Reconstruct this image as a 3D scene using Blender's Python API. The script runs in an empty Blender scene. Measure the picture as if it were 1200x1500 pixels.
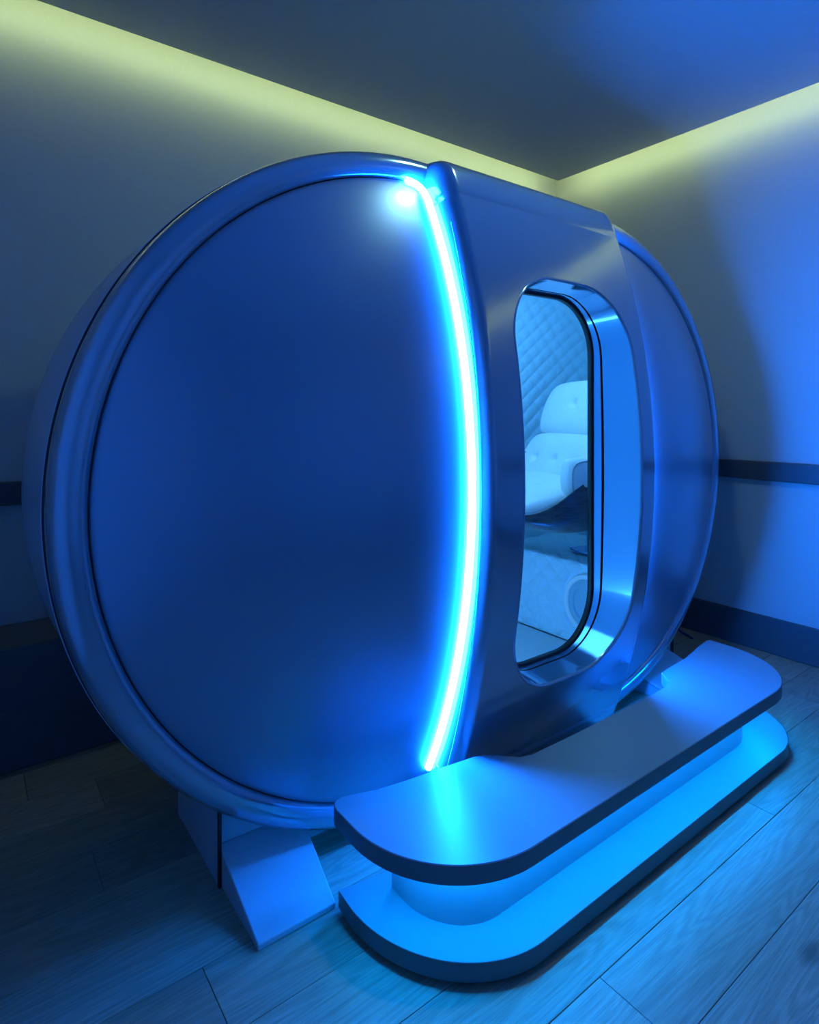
import bpy, bmesh, math, random
from mathutils import Vector, Matrix, noise

PI = math.pi
random.seed(7)
sc = bpy.context.scene
COL = sc.collection

# ------------------------------------------------------------------ camera
cam_d = bpy.data.cameras.new('camera')
cam = bpy.data.objects.new('camera', cam_d)
COL.objects.link(cam)
cam.location = (0, 0, 1.25)
cam.rotation_euler = (math.radians(90), 0, -math.atan2(.6004, .7994))
cam_d.sensor_fit = 'HORIZONTAL'
cam_d.sensor_width = 36
cam_d.lens = 36 * 889 / 1200
cam_d.shift_y = -(750 - 599.5) / 1200
cam_d.clip_start = .02
sc.camera = cam

# ------------------------------------------------------------------ world, exposure
world = bpy.data.worlds.new('world')
sc.world = world
world.use_nodes = True
world.node_tree.nodes['Background'].inputs[0].default_value = (.02, .05, .10, 1)
world.node_tree.nodes['Background'].inputs[1].default_value = .0
sc.view_settings.view_transform = 'Standard'
sc.view_settings.look = 'None'
sc.view_settings.gamma = 1
sc.view_settings.exposure = 0
sc.view_settings.use_curve_mapping = False
sc.cycles.use_denoising = True
sc.cycles.max_bounces = 10
sc.cycles.diffuse_bounces = 5
sc.cycles.sample_clamp_indirect = 6

LED_COL = (.0038, .155, 1.0)
LED_POWER = 345
COVE_COL = (.70, .90, .40)
COVE_POWER = 21
INNER_COL = (.15, .54, .95)
UNDER_COL = (.0, .235, 1.0)


# ------------------------------------------------------------------ materials
def mat(name, col, rough=.5, metal=0., coat=0., spec=.5, coat_rough=.03):
    m = bpy.data.materials.new(name)
    m.use_nodes = True
    b = m.node_tree.nodes['Principled BSDF']
    b.inputs['Base Color'].default_value = (*col, 1)
    b.inputs['Roughness'].default_value = rough
    b.inputs['Metallic'].default_value = metal
    b.inputs['Coat Weight'].default_value = coat
    b.inputs['Coat Roughness'].default_value = coat_rough
    b.inputs['Specular IOR Level'].default_value = spec
    return m


def add_noise(m, scale, amount, bump=0., stretch=(1, 1, 1), detail=4):
    """fine procedural variation of colour and relief"""
    nt = m.node_tree
    b = nt.nodes['Principled BSDF']
    tc = nt.nodes.new('ShaderNodeTexCoord')
    mp = nt.nodes.new('ShaderNodeMapping')
    mp.inputs['Scale'].default_value = stretch
    nt.links.new(tc.outputs['Object'], mp.inputs['Vector'])
    n = nt.nodes.new('ShaderNodeTexNoise')
    n.inputs['Scale'].default_value = scale
    n.inputs['Detail'].default_value = detail
    nt.links.new(mp.outputs[0], n.inputs['Vector'])
    c = b.inputs['Base Color'].default_value[:3]
    r = nt.nodes.new('ShaderNodeValToRGB')
    r.color_ramp.elements[0].position = .3
    r.color_ramp.elements[1].position = .7
    r.color_ramp.elements[0].color = (*[x * (1 - amount) for x in c], 1)
    r.color_ramp.elements[1].color = (*[min(1, x * (1 + amount)) for x in c], 1)
    nt.links.new(n.outputs['Fac'], r.inputs['Fac'])
    nt.links.new(r.outputs['Color'], b.inputs['Base Color'])
    if bump:
        bp = nt.nodes.new('ShaderNodeBump')
        bp.inputs['Strength'].default_value = bump
        bp.inputs['Distance'].default_value = .002
        nt.links.new(n.outputs['Fac'], bp.inputs['Height'])
        nt.links.new(bp.outputs['Normal'], b.inputs['Normal'])
    return m


def emit(name, col, power):
    m = bpy.data.materials.new(name)
    m.use_nodes = True
    nt = m.node_tree
    nt.nodes.clear()
    e = nt.nodes.new('ShaderNodeEmission')
    e.inputs[0].default_value = (*col, 1)
    e.inputs[1].default_value = power
    o = nt.nodes.new('ShaderNodeOutputMaterial')
    nt.links.new(e.outputs[0], o.inputs[0])
    return m


def wood_mat():
    m = bpy.data.materials.new('oak_laminate')
    m.use_nodes = True
    nt = m.node_tree
    b = nt.nodes['Principled BSDF']
    L = nt.links.new
    tc = nt.nodes.new('ShaderNodeTexCoord')
    oi = nt.nodes.new('ShaderNodeObjectInfo')
    mul = nt.nodes.new('ShaderNodeMath'); mul.operation = 'MULTIPLY'; mul.inputs[1].default_value = 37.
    L(oi.outputs['Random'], mul.inputs[0])
    cmb = nt.nodes.new('ShaderNodeCombineXYZ')
    L(mul.outputs[0], cmb.inputs[0]); L(mul.outputs[0], cmb.inputs[1])
    add = nt.nodes.new('ShaderNodeVectorMath'); add.operation = 'ADD'
    L(tc.outputs['Object'], add.inputs[0]); L(cmb.outputs[0], add.inputs[1])
    # cathedral rings: distorted bands stretched along the plank
    mp = nt.nodes.new('ShaderNodeMapping'); mp.inputs['Scale'].default_value = (.55, 6.5, 1)
    L(add.outputs[0], mp.inputs[0])
    n1 = nt.nodes.new('ShaderNodeTexNoise'); n1.inputs['Scale'].default_value = 1.6
    n1.inputs['Detail'].default_value = 2; n1.inputs['Distortion'].default_value = .6
    L(mp.outputs[0], n1.inputs['Vector'])
    rings = nt.nodes.new('ShaderNodeMath'); rings.operation = 'MULTIPLY'; rings.inputs[1].default_value = 95
    L(n1.outputs['Fac'], rings.inputs[0])
    sn = nt.nodes.new('ShaderNodeMath'); sn.operation = 'SINE'; L(rings.outputs[0], sn.inputs[0])
    # fine pores
    mp2 = nt.nodes.new('ShaderNodeMapping'); mp2.inputs['Scale'].default_value = (7, 260, 1)
    L(add.outputs[0], mp2.inputs[0])
    n2 = nt.nodes.new('ShaderNodeTexNoise'); n2.inputs['Scale'].default_value = 1.5; n2.inputs['Detail'].default_value = 5
    L(mp2.outputs[0], n2.inputs['Vector'])
    mr = nt.nodes.new('ShaderNodeMapRange')
    mr.inputs['From Min'].default_value = -1; mr.inputs['From Max'].default_value = 1
    mr.inputs['To Min'].default_value = .0; mr.inputs['To Max'].default_value = .11
    L(sn.outputs[0], mr.inputs['Value'])
    ad = nt.nodes.new('ShaderNodeMath'); ad.operation = 'ADD'
    hf = nt.nodes.new('ShaderNodeMapRange'); hf.inputs['To Min'].default_value = .25; hf.inputs['To Max'].default_value = .75
    L(n2.outputs['Fac'], hf.inputs['Value'])
    L(mr.outputs[0], ad.inputs[0]); L(hf.outputs[0], ad.inputs[1])
    # knots
    vo = nt.nodes.new('ShaderNodeTexVoronoi'); vo.inputs['Scale'].default_value = 1.6
    mp3 = nt.nodes.new('ShaderNodeMapping'); mp3.inputs['Scale'].default_value = (1.0, 2.2, 1)
    L(add.outputs[0], mp3.inputs[0]); L(mp3.outputs[0], vo.inputs['Vector'])
    kr = nt.nodes.new('ShaderNodeMapRange')
    kr.inputs['From Min'].default_value = .0; kr.inputs['From Max'].default_value = .10
    kr.inputs['To Min'].default_value = .45; kr.inputs['To Max'].default_value = 0
    L(vo.outputs['Distance'], kr.inputs['Value'])
    sb = nt.nodes.new('ShaderNodeMath'); sb.operation = 'SUBTRACT'
    L(ad.outputs[0], sb.inputs[0]); L(kr.outputs[0], sb.inputs[1])
    ramp = nt.nodes.new('ShaderNodeValToRGB')
    ramp.color_ramp.elements[0].position = .25; ramp.color_ramp.elements[1].position = .85
    ramp.color_ramp.elements[0].color = (.145, .125, .082, 1)
    ramp.color_ramp.elements[1].color = (.50, .455, .33, 1)
    L(sb.outputs[0], ramp.inputs['Fac'])
    hs = nt.nodes.new('ShaderNodeHueSaturation')
    v = nt.nodes.new('ShaderNodeMapRange'); v.inputs['To Min'].default_value = .78; v.inputs['To Max'].default_value = 1.15
    L(oi.outputs['Random'], v.inputs['Value']); L(v.outputs[0], hs.inputs['Value'])
    L(ramp.outputs['Color'], hs.inputs['Color'])
    L(hs.outputs['Color'], b.inputs['Base Color'])
    b.inputs['Roughness'].default_value = .42
    bp = nt.nodes.new('ShaderNodeBump'); bp.inputs['Strength'].default_value = .25; bp.inputs['Distance'].default_value = .002
    L(sb.outputs[0], bp.inputs['Height']); L(bp.outputs[0], b.inputs['Normal'])
    return m


M = {}
M['wall'] = add_noise(mat('wall_paint', (.55, .56, .55), .55), 60, .02, .08)
M['ceiling'] = add_noise(mat('ceiling_paint', (.50, .51, .50), .38), 40, .02, .03)
M['trim'] = add_noise(mat('dark_trim_paint', (.085, .09, .10), .35), 30, .05)
M['ledge'] = add_noise(mat('ledge_paint', (.10, .105, .11), .4), 30, .05)
M['wood'] = wood_mat()
M['pod'] = mat('silver_lacquer', (.36, .42, .52), .17, .62, .6, coat_rough=.02)


def orange_peel(m, scale, dist):
    nt = m.node_tree
    b = nt.nodes['Principled BSDF']
    tc = nt.nodes.new('ShaderNodeTexCoord')
    n = nt.nodes.new('ShaderNodeTexNoise')
    n.inputs['Scale'].default_value = scale
    n.inputs['Detail'].default_value = 2
    nt.links.new(tc.outputs['Object'], n.inputs['Vector'])
    bp = nt.nodes.new('ShaderNodeBump')
    bp.inputs['Strength'].default_value = .5
    bp.inputs['Distance'].default_value = dist
    nt.links.new(n.outputs['Fac'], bp.inputs['Height'])
    nt.links.new(bp.outputs['Normal'], b.inputs['Normal'])
    nt.links.new(bp.outputs['Normal'], b.inputs['Coat Normal'])


orange_peel(M['pod'], 7, .0022)
M['dome'] = mat('silver_satin_lacquer', (.28, .35, .46), .36, .60, .35, coat_rough=.12)
M['shell'] = mat('back_shell_lacquer', (.42, .50, .62), .35, .1, .5, coat_rough=.05)
M['black'] = mat('black_rubber', (.008, .008, .01), .5)
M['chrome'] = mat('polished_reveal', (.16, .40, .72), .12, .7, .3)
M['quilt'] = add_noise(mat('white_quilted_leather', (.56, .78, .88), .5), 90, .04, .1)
M['leather'] = add_noise(mat('white_leather', (.76, .76, .76), .42), 110, .03, .1)
M['piping'] = mat('grey_piping', (.35, .38, .42), .5)
M['mesh_cloth'] = add_noise(mat('speaker_cloth', (.30, .50, .60), .8), 300, .15, .3)
M['ring'] = mat('speaker_ring', (.82, .84, .86), .4)
M['step'] = add_noise(mat('satin_grey_laminate', (.25, .28, .29), .38), 200, .02, .03)
M['stepedge'] = add_noise(mat('dark_edge_band', (.13, .14, .155), .42), 200, .03)
M['toe'] = mat('black_toe_kick', (.012, .01, .01), .7)
M['stand'] = add_noise(mat('stand_laminate', (.45, .46, .50), .42), 150, .03)
M['led'] = emit('blue_led_light', LED_COL, LED_POWER)
M['under'] = emit('under_step_led', UNDER_COL, 170)
M['cove'] = emit('cove_led', COVE_COL, COVE_POWER)
M['down'] = emit('downlight', (.46, .95, .95), 115)
M['inner'] = emit('cabin_light_panel', INNER_COL, 7.8)
M['added_fill'] = emit('riser_fill_light', INNER_COL, 22)  # added fill glow for the dim lower cabin
M['veneer'] = add_noise(mat('dark_wood_veneer', (.07, .06, .055), .35, coat=.3), 14, .6, .1, (1, 1, 9))
M['cable'] = mat('blue_cable', (.02, .02, .25), .4)


def glass_mat():
    m = bpy.data.materials.new('clear_window_glass')
    m.use_nodes = True
    nt = m.node_tree
    nt.nodes.clear()
    t = nt.nodes.new('ShaderNodeBsdfTransparent')
    g = nt.nodes.new('ShaderNodeBsdfGlossy')
    g.inputs['Roughness'].default_value = .01
    f = nt.nodes.new('ShaderNodeFresnel')
    f.inputs[0].default_value = 1.35
    x = nt.nodes.new('ShaderNodeMixShader')
    o = nt.nodes.new('ShaderNodeOutputMaterial')
    nt.links.new(f.outputs[0], x.inputs[0])
    nt.links.new(t.outputs[0], x.inputs[1])
    nt.links.new(g.outputs[0], x.inputs[2])
    nt.links.new(x.outputs[0], o.inputs[0])
    return m


M['glass'] = glass_mat()


# ------------------------------------------------------------------ helpers
def obj(name, bm, m, parent=None, smooth=False, bevel=0, auto=None):
    bmesh.ops.remove_doubles(bm, verts=bm.verts, dist=1e-6)
    me = bpy.data.meshes.new(name)
    bm.to_mesh(me)
    bm.free()
    me.materials.append(m if not isinstance(m, str) else M[m])
    if smooth:
        for p in me.polygons:
            p.use_smooth = True
        if auto is not None:
            me.set_sharp_from_angle(angle=math.radians(auto))
    o = bpy.data.objects.new(name, me)
    COL.objects.link(o)
    if parent:
        o.parent = parent
    if bevel:
        b = o.modifiers.new('bevel', 'BEVEL')
        b.width = bevel
        b.segments = 2
        b.limit_method = 'ANGLE'
    return o


def tag(o, label=None, cat=None, group=None, kind=None):
    if label: o['label'] = label
    if cat: o['category'] = cat
    if group: o['group'] = group
    if kind: o['kind'] = kind
    return o


def empty(name, label, cat, loc=(0, 0, 0), rz=0):
    o = bpy.data.objects.new(name, None)
    COL.objects.link(o)
    o.location = loc
    o.rotation_euler = (0, 0, rz)
    o.empty_display_size = .1
    return tag(o, label, cat)


def box(bm, x0, x1, y0, y1, z0, z1):
    r = bmesh.ops.create_cube(bm, size=1)
    for v in r['verts']:
        v.co = Vector((x0 + (v.co.x + .5) * (x1 - x0), y0 + (v.co.y + .5) * (y1 - y0), z0 + (v.co.z + .5) * (z1 - z0)))
    return r['verts']


def boxobj(name, dims, m, parent=None, bevel=0):
    bm = bmesh.new()
    box(bm, *dims)
    return obj(name, bm, m, parent, bevel=bevel)


def prism(bm, pts, z0, z1, inset=0.):
    """closed outline (x, y) extruded in z, with softened upper and lower edge"""
    n = len(pts)
    rings = [(z0, 0), (z1 - inset, 0)]
    if inset: rings = [(z0, -inset), (z0 + inset, 0), (z1 - inset, 0), (z1, -inset)]
    cx = sum(p[0] for p in pts) / n; cy = sum(p[1] for p in pts) / n
    rr = []
    for z, d in rings:
        ring = []
        for i, p in enumerate(pts):
            a = pts[i - 1]; b = pts[(i + 1) % n]
            t = Vector((b[0] - a[0], b[1] - a[1])).normalized()
            nrm = Vector((t.y, -t.x))
            ring.append(bm.verts.new((p[0] + nrm.x * d, p[1] + nrm.y * d, z)))
        rr.append(ring)
    for a, b in zip(rr, rr[1:]):
        for i in range(n):
            j = (i + 1) % n
            bm.faces.new((a[i], a[j], b[j], b[i]))
    bm.faces.new(list(reversed(rr[0])))
    bm.faces.new(rr[-1])


def tube(name, pts, r, m, parent=None, closed=False, seg=10):
    bm = bmesh.new()
    n = len(pts)
    pts = [Vector(p) for p in pts]
    rings = []
    up = Vector((1, 0, 0.01))
    for i, p in enumerate(pts):
        a = pts[i - 1] if (i or closed) else pts[0]
        b = pts[(i + 1) % n] if (i < n - 1 or closed) else pts[-1]
        t = (b - a).normalized()
        u = up - t * up.dot(t)
        if u.length < .05:
            u = Vector((0, 1, 0)) - t * t.y
        u.normalize()
        up = u
        w = t.cross(u)
        rings.append([bm.verts.new(p + (u * math.cos(k * 2 * PI / seg) + w * math.sin(k * 2 * PI / seg)) * r) for k in range(seg)])
    m_ = n if closed else n - 1
    for i in range(m_):
        a, b = rings[i], rings[(i + 1) % n]
        for k in range(seg):
            l = (k + 1) % seg
            bm.faces.new((a[k], a[l], b[l], b[k]))
    if not closed:
        bm.faces.new(list(reversed(rings[0])))
        bm.faces.new(rings[-1])
    return obj(name, bm, m, parent, smooth=True, auto=60)


# ------------------------------------------------------------------ room shell
XR, YL = 3.35, 2.771            # right wall, left wall
X0, Y0 = -.55, -2.0             # walls behind the camera
ZC, GAP, ZT = 2.762, .15, 3.02  # dropped ceiling, cove gap, slab above


def struct(o):
    o['kind'] = 'structure'
    return o


sub = struct(boxobj('floor', (X0, XR, Y0, YL, -.06, -.012), 'toe'))
# laminate planks, each a piece of its own, rows along x
ROW = .183
ends = {0: .0, 1: .0}
k = -16
row_end = {3: 1.137, 4: .70, 5: 1.62, 6: .445, 7: 1.25, 8: .95, 9: .312, 2: .55, 1: 1.5}
PL = 1.32
row = 0
y = .634 - 3 * ROW
rows = []
kk = 3
while y > Y0: y -= ROW; kk -= 1
kk = round((y - .634) / ROW) + 3
while y < YL:
    e = row_end.get(kk, random.uniform(0, PL))
    x = e - math.ceil((e - X0) / PL) * PL
    while x < XR:
        a, b = max(x, X0), min(x + PL, XR)
        c, d = max(y, Y0), min(y + ROW, YL)
        if b - a > .03 and d - c > .01:
            bm = bmesh.new()
            g = .0007
            box(bm, -(b - a) / 2 + g, (b - a) / 2 - g, -(d - c) / 2 + g, (d - c) / 2 - g, -.012, 0)
            o = obj('plank', bm, 'wood', sub, bevel=.0012)
            o.location = ((a + b) / 2, (c + d) / 2, 0)
        x += PL
    y += ROW
    kk += 1

struct(boxobj('wall_left', (X0, XR + .1, YL, YL + .1, -.06, ZT), 'wall'))
struct(boxobj('wall_right', (XR, XR + .1, Y0, YL, -.06, ZT), 'wall'))
struct(boxobj('wall_back', (X0, XR, Y0 - .1, Y0, -.06, ZT), 'wall'))
struct(boxobj('wall_near', (X0 - .1, X0, Y0, YL, -.06, ZT), 'wall'))
ceil = struct(boxobj('ceiling', (X0, XR - GAP, Y0, YL - GAP, ZC, ZC + .035), 'ceiling'))
boxobj('upper_slab', (X0, XR, Y0, YL, ZT, ZT + .05), 'ceiling', ceil)
# cove light strips on top of the dropped ceiling, facing the walls
for nm, dims in (('cove_strip', (X0 + .05, XR - GAP, YL - GAP + .001, YL - GAP + .006, ZC + .018, ZC + .033)),
                 ('cove_strip', (XR - GAP + .001, XR - GAP + .006, Y0 + .05, YL - GAP, ZC + .018, ZC + .033))):
    boxobj(nm, dims, 'cove', ceil)

# small square downlight above the door, just outside the frame
dl = empty('ceiling_light', 'small square recessed downlight in the ceiling above the pod door', 'light', (1.62, 1.17, ZC))


def D(o):
    o.parent = dl
    return o


D(boxobj('light_frame', (-.075, .075, -.075, .075, -.006, 0), 'trim', bevel=.002))
D(boxobj('diffuser', (-.06, .06, -.06, .06, -.009, -.006), 'down'))

# chair rails and baseboards
def rail(name, dims, m='trim'):
    return struct(boxobj(name, dims, m, bevel=.006))


rail('trim_1', (X0, XR, YL - .03, YL, .885, .975))
rail('trim_2', (XR - .03, XR, Y0, YL - .03, .885, .982))
rail('baseboard_right', (XR - .014, XR, Y0, YL, 0, .187))
led = rail('trim_3', (X0, XR - .014, 2.492, YL, 0, .430), 'ledge')
rail('baseboard_back', (X0, XR - .02, Y0, Y0 + .014, 0, .187))

# ------------------------------------------------------------------ pod
CXL, CXR, CZ = 1.1625, 2.037, 1.021
RS = .926                      # seam radius
LR = 2.0                       # dome radius
pod = empty('sensory_pod', 'large glossy silver egg-shaped pod with curved window door and glowing blue light strip', 'pod', (1.6, 1.75, 0))


def P(o):                      # parent keeping world coordinates
    o.parent = pod
    o.matrix_parent_inverse = Matrix.Translation(pod.location).inverted()
    return o


def lensY(r):
    y = 1.252 + LR - math.sqrt(LR * LR - r * r)
    if r > RS - .075:
        t = (r - (RS - .075)) / .075
        y += .004 * t ** 3
    return y


def stadium(nc=200, ns=48, cxl=CXL, cxr=CXR):
    """medial point and outward normal around the front outline"""
    out = []
    for i in range(nc):
        a = PI / 2 + PI * i / nc
        out.append((cxl, CZ, math.cos(a), math.sin(a)))
    for i in range(ns):
        t = i / ns
        out.append((cxl + (cxr - cxl) * t, CZ, 0, -1))
    for i in range(nc):
        a = -PI / 2 + PI * i / nc
        out.append((cxr, CZ, math.cos(a), math.sin(a)))
    for i in range(ns):
        t = i / ns
        out.append((cxr + (cxl - cxr) * t, CZ, 0, 1))
    return out


def sweep(profile, st=None, keep=None, disp=None):
    bm = bmesh.new()
    st = st or stadium()
    n = len(st)
    grid = []
    for (r, y) in profile:
        grid.append([bm.verts.new((c[0] + r * c[2], y, c[1] + r * c[3])) for c in st])
    for a, b, pa in zip(grid, grid[1:], profile):
        for i in range(n):
            j = (i + 1) % n
            if keep and not keep(st[i], st[j], pa): continue
            vs = []
            for v in (a[i], a[j], b[j], b[i]):
                if all((v.co - w.co).length > 1e-6 for w in vs): vs.append(v)
            if len(vs) > 2:
                try: bm.faces.new(vs)
                except ValueError: pass
    if disp: disp(bm)
    return bm


PX0, PX1 = 1.166, 2.006        # door portal side walls


def outside_portal(a, b, pa):
    if a[2] != 0 or b[2] != 0 and a[0] == b[0]:
        return True
    xm = (a[0] + b[0]) / 2
    return not (PX0 + .03 < xm < PX1 - .03) or pa[0] > .90


rs = [i / 60 * RS for i in range(0, 61)]
rs += [RS - .004]
rs = sorted(rs)
prof = [(r, lensY(r)) for r in rs if r <= RS - .003] + [(RS - .001, lensY(RS) + .002), (RS - .0006, lensY(RS) + .012)]
prof[0] = (.0005, lensY(0))
P(obj('front_dome', sweep(prof, keep=outside_portal), 'dome', smooth=True))
YS = lensY(RS)
rim = [(RS + .0016, YS + .012), (RS + .002, YS), (RS + .008, YS - .006), (RS + .02, YS - .012), (RS + .035, YS - .014), (RS + .05, YS - .011),
       (RS + .064, YS - .003), (RS + .074, YS + .008), (RS + .080, YS + .024), (RS + .081, YS + .040), (RS + .079, YS + .050), (RS + .070, YS + .053)]
P(obj('rim', sweep(rim), 'pod', smooth=True))
YG = YS + .053
P(obj('rim_gasket', sweep([(RS + .068, YG - .002), (RS + .068, YG + .004), (RS + .0835, YG + .004), (RS + .0835, YG + .007)]), 'black', smooth=True))
P(obj('front_seam', sweep([(RS - .003, YS + .008), (RS + .004, YS + .008)]), 'black'))
back = [(RS + .083, YG + .004), (RS + .085, YG + .006), (RS + .086, YG + .014), (RS + .084, YG + .030), (RS + .074, YG + .045), (RS + .064, YG + .07),
        (RS + .057, YG + .11), (RS + .056, YG + .16), (RS + .062, YG + .22), (RS + .072, YG + .29), (RS + .080, YG + .35), (RS + .085, YG + .41), (RS + .087, YG + .45),
        (RS + .083, YG + .485), (RS + .076, YG + .505), (RS + .058, YG + .525), (RS + .02, YG + .55)]
y_ = YG + .55
r0 = RS + .02
for i in range(1, 31):
    r = r0 * (1 - i / 30) + .0005
    back.append((r, y_ + .20 * (1 - (r / r0) ** 2)))
P(obj('back_shell', sweep(back), 'shell', smooth=True))

# ---- door portal
VP = []
RP, YP = 2.55, 1.192


def frontY(z):
    d = abs(z - CZ)
    if d <= .87:
        return YP + RP - math.sqrt(RP * RP - d * d)
    return YP + RP - math.sqrt(RP * RP - .87 * .87) + (d - .87) * .4


zs = [i / 150 * .87 for i in range(-150, 151)]
top = [(1.345, .872), (1.353, .895), (1.362, .917), (1.371, .937), (1.382, .956), (1.396, .973), (1.413, .985), (1.433, .993), (1.46, .999), (1.50, 1.004), (1.54, 1.006)]
VP = [(y, CZ - d) for y, d in reversed(top)] + [(frontY(CZ + z), CZ + z) for z in zs] + [(y, CZ + d) for y, d in top]
VN = []
for i in range(len(VP)):
    a = VP[max(i - 1, 0)]; b = VP[min(i + 1, len(VP) - 1)]
    t = Vector((b[0] - a[0], b[1] - a[1])).normalized()
    VN.append((-t.y, t.x))     # outward normal in (y, z)
OX0, OX1, OZ0, OZ1, OR = 1.306, 1.905, .373, 1.668, .225


def rrect(x0, x1, z0, z1, r, n=18, ns=14):
    pts = []
    cs = [(x1 - r, z1 - r, 0), (x0 + r, z1 - r, 90), (x0 + r, z0 + r, 180), (x1 - r, z0 + r, 270)]
    for ci, (cx, cz, a0) in enumerate(cs):
        for i in range(n + 1):
            a = math.radians(a0 + 90 * i / n)
            pts.append((cx + r * math.cos(a), cz + r * math.sin(a), math.cos(a), math.sin(a)))
        nx = cs[(ci + 1) % 4]
        a = math.radians(a0 + 90)
        q = (nx[0] + r * math.cos(a), nx[1] + r * math.sin(a))
        p = pts[-1]
        for i in range(1, ns):
            t = i / ns
            pts.append((p[0] + (q[0] - p[0]) * t, p[1] + (q[1] - p[1]) * t, math.cos(a), math.sin(a)))
    return pts


def sd(x, z):
    cx, cz = (OX0 + OX1) / 2, (OZ0 + OZ1) / 2
    qx = abs(x - cx) - (OX1 - OX0) / 2 + OR
    qz = abs(z - cz) - (OZ1 - OZ0) / 2 + OR
    return math.hypot(max(qx, 0), max(qz, 0)) + min(max(qx, qz), 0) - OR


def grad(x, z):
    e = 1e-4
    g = Vector((sd(x + e, z) - sd(x - e, z), sd(x, z + e) - sd(x, z - e)))
    return g.normalized()


RC, RD = .034, .070
xprof = []                      # (x, inset)
for i in range(0, 17):
    a = PI / 2 * i / 16
    xprof.append((PX0 + RC * (1 - math.sin(a)), RD * (1 - math.cos(a))))
xprof = xprof[::-1]             # from wall to flat
left = [(PX0 - .006, .115), (PX0 - .004, .095), (PX0 - .001, .08)] + xprof
nx = 92
mid = [(PX0 + RC + (PX1 - PX0 - 2 * RC) * i / nx, 0) for i in range(1, nx)]
right = [(PX0 + PX1 - x, d) for x, d in reversed(left)]
XP = left + mid + right
bm = bmesh.new()
grid = []
for j, (y, z) in enumerate(VP):
    ny, nz = VN[j]
    ring = []
    for x, d in XP:
        ring.append(bm.verts.new((x, y - ny * d, max(.006, z - nz * d))))
    grid.append(ring)
for j in range(len(VP) - 1):
    for i in range(len(XP) - 1):
        q = (grid[j][i], grid[j][i + 1], grid[j + 1][i + 1], grid[j + 1][i])
        if all(sd(v.co.x, v.co.z) < .0 for v in q): continue
        if sd(sum(v.co.x for v in q) / 4, sum(v.co.z for v in q) / 4) < -.001: continue
        bm.faces.new(q)
for v in bm.verts:
    if v.link_faces and any(len(e.link_faces) == 1 for e in v.link_edges) and abs(sd(v.co.x, v.co.z)) < .012:
        g = grad(v.co.x, v.co.z); s = sd(v.co.x, v.co.z)
        v.co.x -= g.x * s; v.co.z -= g.y * s
        v.co.y = frontY(v.co.z)
for v in [v for v in bm.verts if not v.link_faces]: bm.verts.remove(v)
P(obj('door_panel', bm, 'pod', smooth=True))
# reveal of the window
ct = rrect(OX0, OX1, OZ0, OZ1, OR)
GY = 1.385


def contour_sweep(rings):
    """rings: (offset along the outward normal, function of (front y) -> y)"""
    bm = bmesh.new()
    gr = []
    for d, fy in rings:
        gr.append([bm.verts.new((x + nx_ * d, fy(frontY(z)), z + nz_ * d)) for x, z, nx_, nz_ in ct])
    n = len(ct)
    for a, b in zip(gr, gr[1:]):
        for i in range(n):
            j = (i + 1) % n
            bm.faces.new((a[i], a[j], b[j], b[i]))
    return bm


LERP = lambda t, o=0.: (lambda fy: fy + (GY - fy) * t + o)
P(obj('window_lip', contour_sweep([(.003, LERP(0, .0)), (.0015, LERP(0, -.0025)), (-.002, LERP(0, -.003)), (-.005, LERP(0, 0)), (-.0065, LERP(0, .006))]), 'pod', smooth=True))
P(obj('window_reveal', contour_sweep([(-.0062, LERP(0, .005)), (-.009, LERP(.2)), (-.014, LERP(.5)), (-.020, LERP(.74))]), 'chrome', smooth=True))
P(obj('reveal_groove', contour_sweep([(-.0195, LERP(.735)), (-.012, LERP(.75)), (-.012, LERP(.79)), (-.021, LERP(.80))]), 'black', smooth=True))
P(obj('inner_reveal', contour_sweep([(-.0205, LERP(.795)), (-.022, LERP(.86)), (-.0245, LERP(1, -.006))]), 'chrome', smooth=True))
P(obj('window_gasket', contour_sweep([(-.023, LERP(1, -.007)), (-.032, LERP(1, -.007)), (-.034, LERP(1, -.004)), (-.034, LERP(1, .012)), (-.020, LERP(1, .013))]), 'black', smooth=True))
bm = bmesh.new()
gv = [bm.verts.new((x - nx_ * .026, GY, z - nz_ * .026)) for x, z, nx_, nz_ in ct]
bm.faces.new(gv)
gp = P(obj('window_pane', bm, 'glass'))
# LED tubes at both sides of the portal, following the dome and turning along the seam at the top
for side in (-1, 1):
    xs = PX0 - .012 if side < 0 else PX1 + .012
    pts = []
    for i in range(0, 61):
        d = -.86 + i / 60 * 1.70
        pts.append((xs, lensY(abs(d)) - .004, CZ + d))
    for dx, d in ((.000, .860), (.002, .878), (.006, .893), (.014, .906), (.026, .915), (.042, .919), (.060, .921)):
        xx = xs + side * dx
        pts.append((xx, lensY(d) - .005, CZ + d))
    P(tube('led_strip', pts, .0125, 'led'))
    pts = []
    for i in range(0, 61):
        d = -.84 + i / 60 * 1.62
        pts.append((xs - side * .0125, YP + .036 + RP - math.sqrt(RP * RP - d * d), CZ + d))
    P(tube('trim_line', pts, .0013, 'chrome'))

# ---- interior of the pod
def quilt_disp(bm, a=.010, s=.084):
    bm.normal_update()
    mv = []
    for v in bm.verts:
        x, y, z = v.co
        cx = min(max(x, CXL), CXR)
        if y > 2.0:
            u, w = x - 2.45, z - 1.0
        else:
            th = math.atan2(z - CZ, x - cx)
            u, w = th * .85 + (cx if abs(x - cx) < 1e-6 else 0), y * 1.0
        p, q = (u + w) / s, (u - w) / s
        h = (abs(math.sin(PI * p)) * abs(math.sin(PI * q))) ** .4
        seam = min(1, abs(y - 2.0) / .008)
        inw = Vector((cx - x, 1.6 - y, CZ - z)).normalized()
        mv.append((v, inw * a * h * seam))
    for v, d in mv: v.co += d
    return bm


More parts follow.
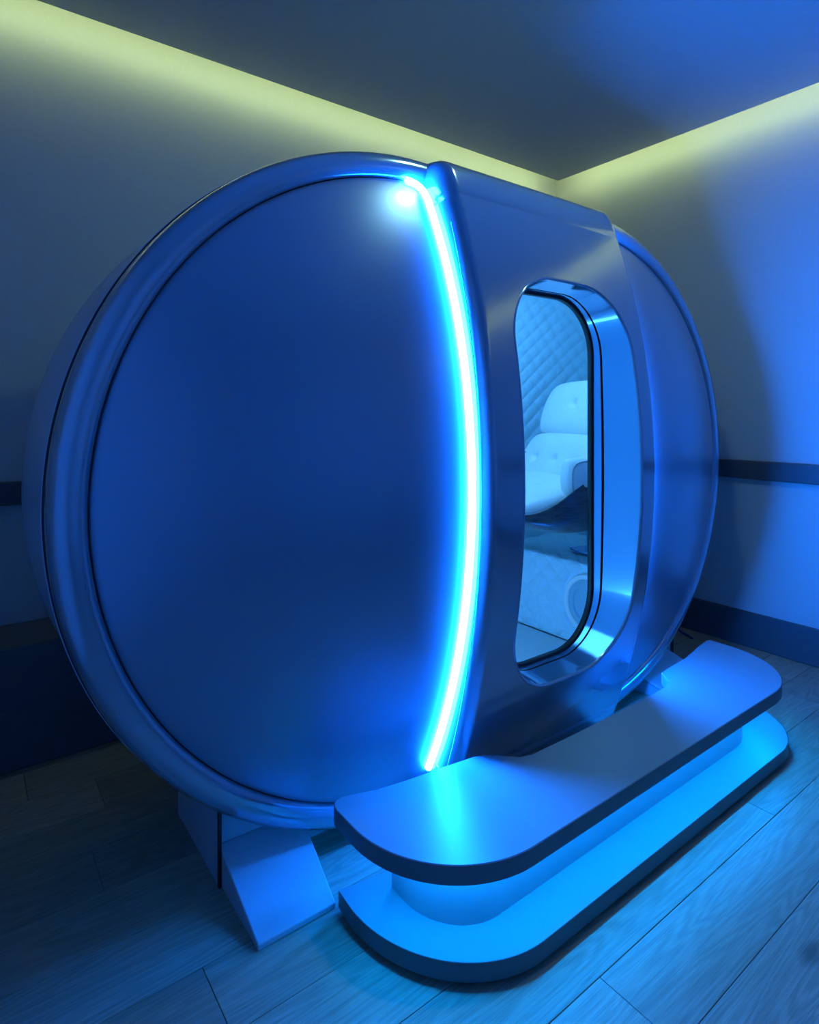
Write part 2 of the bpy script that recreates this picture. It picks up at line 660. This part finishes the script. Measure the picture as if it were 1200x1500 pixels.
RI = .872
ip = []
for i in range(0, 61): ip.append((RI - .012 * math.sin(PI * i / 60) * 0, 1.475 + (1.995 - 1.475) * i / 60))
for i in range(0, 101):
    r = (RI - .004) * (1 - i / 100) + .0005
    ip.append((r, 2.005 + .17 * (1 - (r / RI) ** 2)))
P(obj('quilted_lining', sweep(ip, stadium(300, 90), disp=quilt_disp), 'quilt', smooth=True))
# inner skin behind the front dome
fi = [(.0005, lensY(0) + .15)] + [(r, lensY(r) + .15 - .11 * (r / RS) ** 2) for r in [i / 20 * RI for i in range(1, 21)]] + [(RI, 1.48)]
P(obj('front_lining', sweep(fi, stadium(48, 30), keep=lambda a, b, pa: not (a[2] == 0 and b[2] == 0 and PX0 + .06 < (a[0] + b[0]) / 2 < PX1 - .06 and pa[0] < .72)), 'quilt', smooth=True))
FZ = .257
PZ = .608
SY, SZ, SR = 1.557, .440, 1.14
PXF = 2.10                     # front face of the seat platform
P(boxobj('cabin_floor', (CXL - .20, PXF, 1.455, 2.05, .22, FZ), 'leather'))


def chord(z): return math.sqrt(max(0, RI * RI - (z - CZ) ** 2))


# platform: quilted riser and top
bm = bmesh.new()
ny_, nz_ = 130, 60
gr = []
for j in range(nz_ + 1):
    ring = []
    for i in range(ny_ + 1):
        y = 1.42 + (2.06 - 1.42) * i / ny_
        z = FZ + (PZ - FZ) * j / nz_
        s = .092
        p, q = ((y - 1.36) + (z - FZ)) / s, ((y - 1.36) - (z - FZ)) / s
        h = (abs(math.sin(PI * p)) * abs(math.sin(PI * q))) ** .4
        d = math.hypot(y - SY, z - SZ)
        h *= min(1, max(0, (d - .14) / .012))
        h *= min(1, (z - FZ) / .01, (PZ - z) / .012)
        ring.append(bm.verts.new((PXF + .010 - .015 * h, y, z)))
    gr.append(ring)
for a, b in zip(gr, gr[1:]):
    for i in range(ny_): bm.faces.new((a[i], a[i + 1], b[i + 1], b[i]))
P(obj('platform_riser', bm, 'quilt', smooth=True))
bm = bmesh.new()
gr = []
for j in range(101):
    ring = []
    for i in range(131):
        x = PXF + (2.56 - PXF) * j / 100
        y = 1.42 + (2.06 - 1.42) * i / 130
        s = .1
        p, q = (x + y) / s, (x - y) / s
        h = (abs(math.sin(PI * p)) * abs(math.sin(PI * q))) ** .4
        e = min(1, (x - PXF) / .012)
        ring.append(bm.verts.new((x, y, PZ - .003 + .008 * h * e)))
    gr.append(ring)
for a, b in zip(gr, gr[1:]):
    for i in range(130): bm.faces.new((a[i], a[i + 1], b[i + 1], b[i]))
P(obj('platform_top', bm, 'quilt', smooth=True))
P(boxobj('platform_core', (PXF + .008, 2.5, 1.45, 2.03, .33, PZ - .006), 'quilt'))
spk_ring = bmesh.new()
cs = [(.112, PXF + .004), (.112, PXF - .006), (.108, PXF - .010), (.096, PXF - .010), (.092, PXF - .006), (.092, PXF + .004)]
rg = [[spk_ring.verts.new((x, SY + SR * r * math.cos(a), SZ + SR * r * math.sin(a))) for a in [2 * PI * i / 72 for i in range(72)]] for r, x in cs]
for a, b in zip(rg, rg[1:]):
    for i in range(72): spk_ring.faces.new((a[i], a[(i + 1) % 72], b[(i + 1) % 72], b[i]))
P(obj('speaker_ring', spk_ring, 'ring', smooth=True, auto=40))
sg = bmesh.new()
cs = [(.0005, PXF - .001), (.04, PXF - .002), (.068, PXF - .002), (.072, PXF - .006), (.080, PXF - .006), (.093, PXF - .002)]
rg = [[sg.verts.new((x, SY + SR * r * math.cos(a), SZ + SR * r * math.sin(a))) for a in [2 * PI * i / 72 for i in range(72)]] for r, x in cs]
for a, b in zip(rg, rg[1:]):
    for i in range(72): sg.faces.new((a[i], a[(i + 1) % 72], b[(i + 1) % 72], b[i]))
P(obj('speaker_grille', sg, 'mesh_cloth', smooth=True, auto=40))
# light panel in the cabin roof
P(boxobj('cabin_light', (CXL - .22, CXR + .02, 1.56, 1.86, CZ + .805, CZ + .82), 'inner'))

P(boxobj('riser_fill_light', (1.03, 1.045, 1.56, 1.98, .26, .33), 'added_fill'))  # added glowing strip, only there to brighten the platform riser

# ---- feet of the pod
def foot(xa, xb, xc, mirror):
    """sloped foot between x=xa (outer) and xb (inner), cradle plate on to xc"""
    bm = bmesh.new()
    f0, f1, yb = 1.327, 1.583, 1.63
    lo = .015
    h1 = .098
    v = [bm.verts.new(c) for c in ((xa, f0, 0), (xa, f0, lo), (xa, f1, h1), (xa, yb, h1), (xa, yb, 0),
                                  (xb, f0, 0), (xb, f0, lo), (xb + (xb - xa) * .17, f1, h1 * .93), (xb + (xb - xa) * .17, yb, h1 * .93), (xb + (xb - xa) * .17, yb, 0))]
    for f in ((0, 1, 2, 3, 4), (9, 8, 7, 6, 5), (0, 5, 6, 1), (1, 6, 7, 2), (2, 7, 8, 3), (3, 8, 9, 4), (4, 9, 5, 0)):
        bm.faces.new([v[i] for i in f])
    bmesh.ops.recalc_face_normals(bm, faces=bm.faces)
    o = P(obj('foot', bm, 'stand', bevel=.003))
    bm = bmesh.new()
    pts = [(xa, 0), (xc, 0), (xc, .012)]
    for i in range(13):
        x = xc + (xa - xc) * (i + .5) / 13
        cx = CXL if not mirror else CXR
        pts.append((x, max(.012, CZ - math.sqrt(max(0, 1.012 ** 2 - (x - cx) ** 2)) - .004)))
    pts.append((xa, CZ - math.sqrt(max(0, 1.012 ** 2 - (xa - (CXR if mirror else CXL)) ** 2)) - .004))
    a = [bm.verts.new((x, 1.59, z)) for x, z in pts]
    b = [bm.verts.new((x, 1.62, z)) for x, z in pts]
    bm.faces.new(a); bm.faces.new(list(reversed(b)))
    for i in range(len(pts)):
        j = (i + 1) % len(pts)
        bm.faces.new((a[i], b[i], b[j], a[j]))
    bmesh.ops.recalc_face_normals(bm, faces=bm.faces)
    P(obj('cradle_plate', bm, 'stand'))
    bm = bmesh.new()
    z1 = CZ - math.sqrt(max(0, .98 ** 2 - (xa - (CXR if mirror else CXL)) ** 2))
    sgn = -1 if not mirror else 1
    box(bm, min(xa, xa + sgn * .006), max(xa, xa + sgn * .006), 1.575, 1.93, 0, z1)
    P(obj('side_plate', bm, 'stand', bevel=.001))
    P(boxobj('shadow_gap', (min(xa, xa + sgn * .0075), max(xa, xa + sgn * .0075), 1.562, 1.5745, 0, z1 - .03), 'black'))


foot(.560, .765, .98, False)
foot(2.745, 2.455, 2.30, True)

# ------------------------------------------------------------------ armchair inside the pod
chair = empty('armchair', 'white leather lounge armchair with dark wooden shell inside the lit pod', 'chair', (2.05, 1.70, .618), 0)
YAW = math.radians(-13)
CH = Matrix.Translation(Vector((2.02, 1.72, .68))) @ Matrix.Rotation(YAW, 4, 'Z')
# chair local frame: faces -x, width along y, z up, origin on platform under the seat


def C(o, m):
    o.parent = chair
    o.matrix_parent_inverse = chair_inv
    o.matrix_world = CH @ m
    return o


bpy.context.view_layer.update()
chair_inv = Matrix.Translation(chair.location).inverted()


def cushion_bm(w, h, t, rc=.4, buttons=((-.0, 0),), e=3.2, dimple=.018):
    """pillow in local yz, thickness along x, front at -x; w along y, h along z"""
    bm = bmesh.new()
    n = 56
    def side(sgn):
        g = []
        for j in range(n + 1):
            ring = []
            for i in range(n + 1):
                a, b = -1 + 2 * i / n, -1 + 2 * j / n
                # square to rounded square
                aa = a * math.sqrt(1 - b * b * rc * .5)
                bb = b * math.sqrt(1 - a * a * rc * .5)
                prof = (max(0, 1 - abs(a) ** e) * max(0, 1 - abs(b) ** e)) ** .38
                x = sgn * t / 2 * prof
                if sgn < 0:
                    for by, bz in buttons:
                        d = math.hypot((aa - by) * w / 2, (bb - bz) * h / 2)
                        x += dimple * math.exp(-(d / .018) ** 2) + dimple * .35 * math.exp(-(d / .05) ** 2)
                ring.append(bm.verts.new((x, aa * w / 2, bb * h / 2)))
            g.append(ring)
        for p, q in zip(g, g[1:]):
            for i in range(n):
                f = (p[i], p[i + 1], q[i + 1], q[i])
                bm.faces.new(f if sgn > 0 else f[::-1])
    side(-1); side(1)
    bmesh.ops.remove_doubles(bm, verts=bm.verts, dist=1e-5)
    return bm


def shell_bm(w, h, t, curve, nose=1.0):
    """bent plywood sheet behind a cushion"""
    bm = bmesh.new()
    n = 24
    gs = []
    for sgn in (0, 1):
        g = []
        for j in range(n + 1):
            ring = []
            for i in range(n + 1):
                a, b = -1 + 2 * i / n, -1 + 2 * j / n
                aa = a * math.sqrt(1 - b * b * .28); bb = b * math.sqrt(1 - a * a * .28)
                x = t * sgn - curve * abs(aa) ** 2.4
                ring.append(bm.verts.new((x, aa * w / 2, bb * h / 2)))
            g.append(ring)
        gs.append(g)
        for p, q in zip(g, g[1:]):
            for i in range(n):
                f = (p[i], p[i + 1], q[i + 1], q[i])
                bm.faces.new(f if sgn else f[::-1])
    A, B = gs
    for i in range(n):
        bm.faces.new((A[0][i], A[0][i + 1], B[0][i + 1], B[0][i]))
        bm.faces.new((A[n][i], B[n][i], B[n][i + 1], A[n][i + 1]))
        bm.faces.new((A[i][0], B[i][0], B[i + 1][0], A[i + 1][0]))
        bm.faces.new((A[i][n], A[i + 1][n], B[i + 1][n], B[i][n]))
    return bm


T = Matrix.Translation
Ry = lambda d: Matrix.Rotation(math.radians(d), 4, 'Y')
Rx = lambda d: Matrix.Rotation(math.radians(d), 4, 'X')
# headrest, back: tilted backwards (towards +x)
hm = T((.215, .03, .568)) @ Ry(24)
bmx = T((.105, .03, .325)) @ Ry(26)
C(obj('headrest', cushion_bm(.50, .275, .12, buttons=((0, .05),)), 'leather', smooth=True), hm)
C(obj('headrest_shell', shell_bm(.49, .265, .012, .03), 'veneer', smooth=True, auto=50), hm @ T((.045, 0, 0)))
C(obj('back_cushion', cushion_bm(.56, .30, .12, buttons=((0, .05), (-.5, .05), (.5, .05))), 'leather', smooth=True), bmx)
C(obj('back_shell', shell_bm(.54, .29, .012, .05), 'veneer', smooth=True, auto=50), bmx @ T((.045, 0, 0)))
C(boxobj('bracket', (-.012, .012, -.014, .014, -.06, .06), 'black', bevel=.003), T((.20, .03, .447)) @ Ry(25))
# seat: pillow lying, front rising
sm = T((-.10, .03, .205)) @ Ry(80)
C(obj('seat_cushion', cushion_bm(.56, .56, .14, buttons=((-.35, .1), (.35, .1))), 'leather', smooth=True), sm)
# moulded seat shell with high sides
bm = bmesh.new()
n = 40
gs = []
for sgn in (0, 1):
    g = []
    for j in range(n + 1):
        b = j / n                                   # 0 front .. 1 back
        x = -.36 + .52 * b
        zb = .125 - .030 * math.sin(b * PI) + .06 * (1 - b) ** 2
        hgt = .03 + .235 * (b * b * (3 - 2 * b)) * 1
        ring = []
        for i in range(n + 1):
            a = -1 + 2 * i / n
            th = a * 1.0
            yy = .308 * math.sin(min(1, abs(th) * 1.25) * PI / 2) * (1 if a > 0 else -1)
            lift = 0 if abs(a) < .5 else ((abs(a) - .5) / .5)
            zz = zb + (hgt * lift ** 1.15)
            off = .012 * sgn
            ring.append(bm.verts.new((x, yy * (1 - off * 2) * (.96 + .04 * b), zz + off * (1 - lift))))
        g.append(ring)
    gs.append(g)
    for p, q in zip(g, g[1:]):
        for i in range(n):
            bm.faces.new((p[i], p[i + 1], q[i + 1], q[i]) if sgn else (p[i], q[i], q[i + 1], p[i + 1]))
A, B = gs
for i in range(n):
    bm.faces.new((A[0][i], A[0][i + 1], B[0][i + 1], B[0][i]))
    bm.faces.new((A[n][i], B[n][i], B[n][i + 1], A[n][i + 1]))
    bm.faces.new((A[i][0], B[i][0], B[i + 1][0], A[i + 1][0]))
    bm.faces.new((A[i][n], A[i + 1][n], B[i + 1][n], B[i][n]))
C(obj('seat_shell', bm, 'veneer', smooth=True, auto=50), T((0, .03, -.018)))
for s in (-1, 1):
    am = T((.035, .03 + s * .262, .300)) @ Matrix.Rotation(math.radians(90), 4, 'Z')
    a = C(obj('armrest', cushion_bm(.26, .17, .085, buttons=(), e=4), 'leather', smooth=True), am)
    pts = []
    for i in range(40):
        t = 2 * PI * i / 40
        c_, s_ = math.cos(t), math.sin(t)
        q = (abs(c_) ** 4 + abs(s_) ** 4) ** -.25
        pts.append((s * 0 - .036, c_ * q * .112, s_ * q * .07))
    C(tube('piping', pts, .003, 'piping', closed=True, seg=6), am)
# swivel base
C(boxobj('base_post', (-.02, .02, -.02, .02, .0, .15), 'chrome', bevel=.004), T((.25, .0, -.058)))
C(boxobj('base_bracket', (-.10, .10, -.022, .022, -.008, .008), 'chrome', bevel=.003), T((.10, .01, .105)))
C(boxobj('base_plate', (-.07, .07, -.07, .07, 0, .012), 'chrome', bevel=.004), T((.25, .0, -.061)))

# ------------------------------------------------------------------ step in front of the door
step = empty('entry_step', 'two-tier grey step with rounded corners and hidden blue light in front of the pod door', 'step', (1.68, 1.13, 0))


def S(o):
    o.parent = step
    o.matrix_parent_inverse = Matrix.Translation(step.location).inverted()
    return o


def arc(cx, cy, rx, ry, a0, a1, n=20, e=2.0):
    out = []
    for i in range(n + 1):
        a = math.radians(a0 + (a1 - a0) * i / n)
        c, s = math.cos(a), math.sin(a)
        out.append((cx + rx * math.copysign(abs(c) ** (2 / e), c), cy + ry * math.copysign(abs(s) ** (2 / e), s)))
    return out


def outline(g=0., back=True):
    p = []
    p += arc(1.06, 1.235, .30 - g, .30 - g, 180, 270, 26)             # front left corner
    p += arc(2.31, 1.235, .30 - g, .30 - g, 270, 360, 26)             # front right corner
    p += arc(2.585, 1.295, .025 - g * .3, .025 - g * .3, 0, 90, 6)
    p += [(2.50, 1.308 - g), (2.35, 1.280 - g), (2.20, 1.268 - g), (2.14, 1.262 - g), (2.125, 1.245 - g), (2.085, 1.20 - g), (2.05, 1.188 - g)]
    p += [(1.8, 1.184 - g), (1.5, 1.184 - g), (1.33, 1.188 - g), (1.295, 1.20 - g), (1.25, 1.245 - g), (1.222, 1.268 - g), (1.19, 1.28 - g)]
    p += [(1.08, 1.295 - g), (.98, 1.306 - g), (.885, 1.322 - g), (.83, 1.342 - g)]
    p += arc(.795, 1.316, .035 - g * .3, .035 - g * .3, 80, 180, 6)
    q = []
    for a in p:
        if not q or math.hypot(a[0] - q[-1][0], a[1] - q[-1][1]) > .002: q.append(a)
    return q


bm = bmesh.new()
pts = outline()
prism(bm, pts, .226, .255, .0015)
o = S(obj('tread', bm, 'step', smooth=True, auto=35))
bm = bmesh.new()
# edge band: outer skirt with a recess on the underside holding the light
n = len(pts)
o0, o1 = outline(0), outline(0)
rings = []
spec = [(-.0005, .2538), (.0008, .2530), (.0009, .211), (-.0005, .2095), (-.006, .2095), (-.006, .2262)]
for d, z in spec:
    ring = []
    for i, p in enumerate(pts):
        a = pts[i - 1]; b = pts[(i + 1) % n]
        t = Vector((b[0] - a[0], b[1] - a[1])).normalized()
        ring.append(bm.verts.new((p[0] + t.y * d, p[1] - t.x * d, z)))
    rings.append(ring)
for a, b in zip(rings, rings[1:]):
    for i in range(n):
        j = (i + 1) % n
        bm.faces.new((a[i], a[j], b[j], b[i]))
S(obj('tread_edge', bm, 'stepedge', smooth=True, auto=35))


def pout(x0, x1, y0, y1, r):
    p = arc(x0 + r, y0 + r, r, r, 180, 270, 14) + arc(x1 - r, y0 + r, r, r, 270, 360, 14) + [(x1, y1), (x0, y1)]
    return p


PILL = (.880, 2.40, 1.015, 1.165, .14)
bm = bmesh.new()
pp = arc(1.03, 1.19, .155, .17, 180, 270, 16) + arc(2.20, 1.10, .15, .08, 270, 350, 12) + [(2.36, 1.17), (.876, 1.24)]
prism(bm, pp, .055, .2262)
S(obj('pillar', bm, 'step', smooth=True, auto=35))
bm = bmesh.new()
bo = arc(1.065, 1.245, .305, .335, 180, 270, 26) + arc(2.31, 1.235, .30, .322, 270, 360, 26) + [(2.6, 1.25), (2.14, 1.24), (2.06, 1.175), (1.32, 1.175), (1.24, 1.24), (.765, 1.312)]
prism(bm, bo, .0125, .0548, .001)
S(obj('base', bm, 'step', smooth=True, auto=35))
bm = bmesh.new()
nb = len(bo)
rings = []
for z in (.012, .0537):
    ring = []
    for i, p in enumerate(bo):
        a = bo[i - 1]; b = bo[(i + 1) % nb]
        t = Vector((b[0] - a[0], b[1] - a[1])).normalized()
        ring.append(bm.verts.new((p[0] + t.y * .0008, p[1] - t.x * .0008, z)))
    rings.append(ring)
for i in range(nb):
    j = (i + 1) % nb
    bm.faces.new((rings[0][i], rings[0][j], rings[1][j], rings[1][i]))
S(obj('base_edge', bm, 'stepedge', smooth=True, auto=35))
bm = bmesh.new()
prism(bm, [((x - 1.68) * .985 + 1.68, (y - 1.12) * .93 + 1.12) for x, y in bo], 0, .0125)
S(obj('toe_kick', bm, 'toe'))
# hidden strip under the tread, around the pillar
up = arc(1.06, 1.235, .280, .280, 180, 270, 26) + arc(2.31, 1.235, .280, .280, 270, 350, 26)
S(tube('under_light', [(x, y, .2195) for x, y in up], .0035, 'under', seg=8))

# ------------------------------------------------------------------ cable on the floor
pts = [(3.325 - .0085 * i - .008 * math.sin(i * .3), 1.90 - .0125 * i, .0065 + .06 * max(0, 1 - i / 9) ** 2) for i in range(16)]
o = tube('cable', pts, .006, 'cable', seg=8)
tag(o, 'short dark blue cable on the floor behind the pod near the right wall', 'cable')
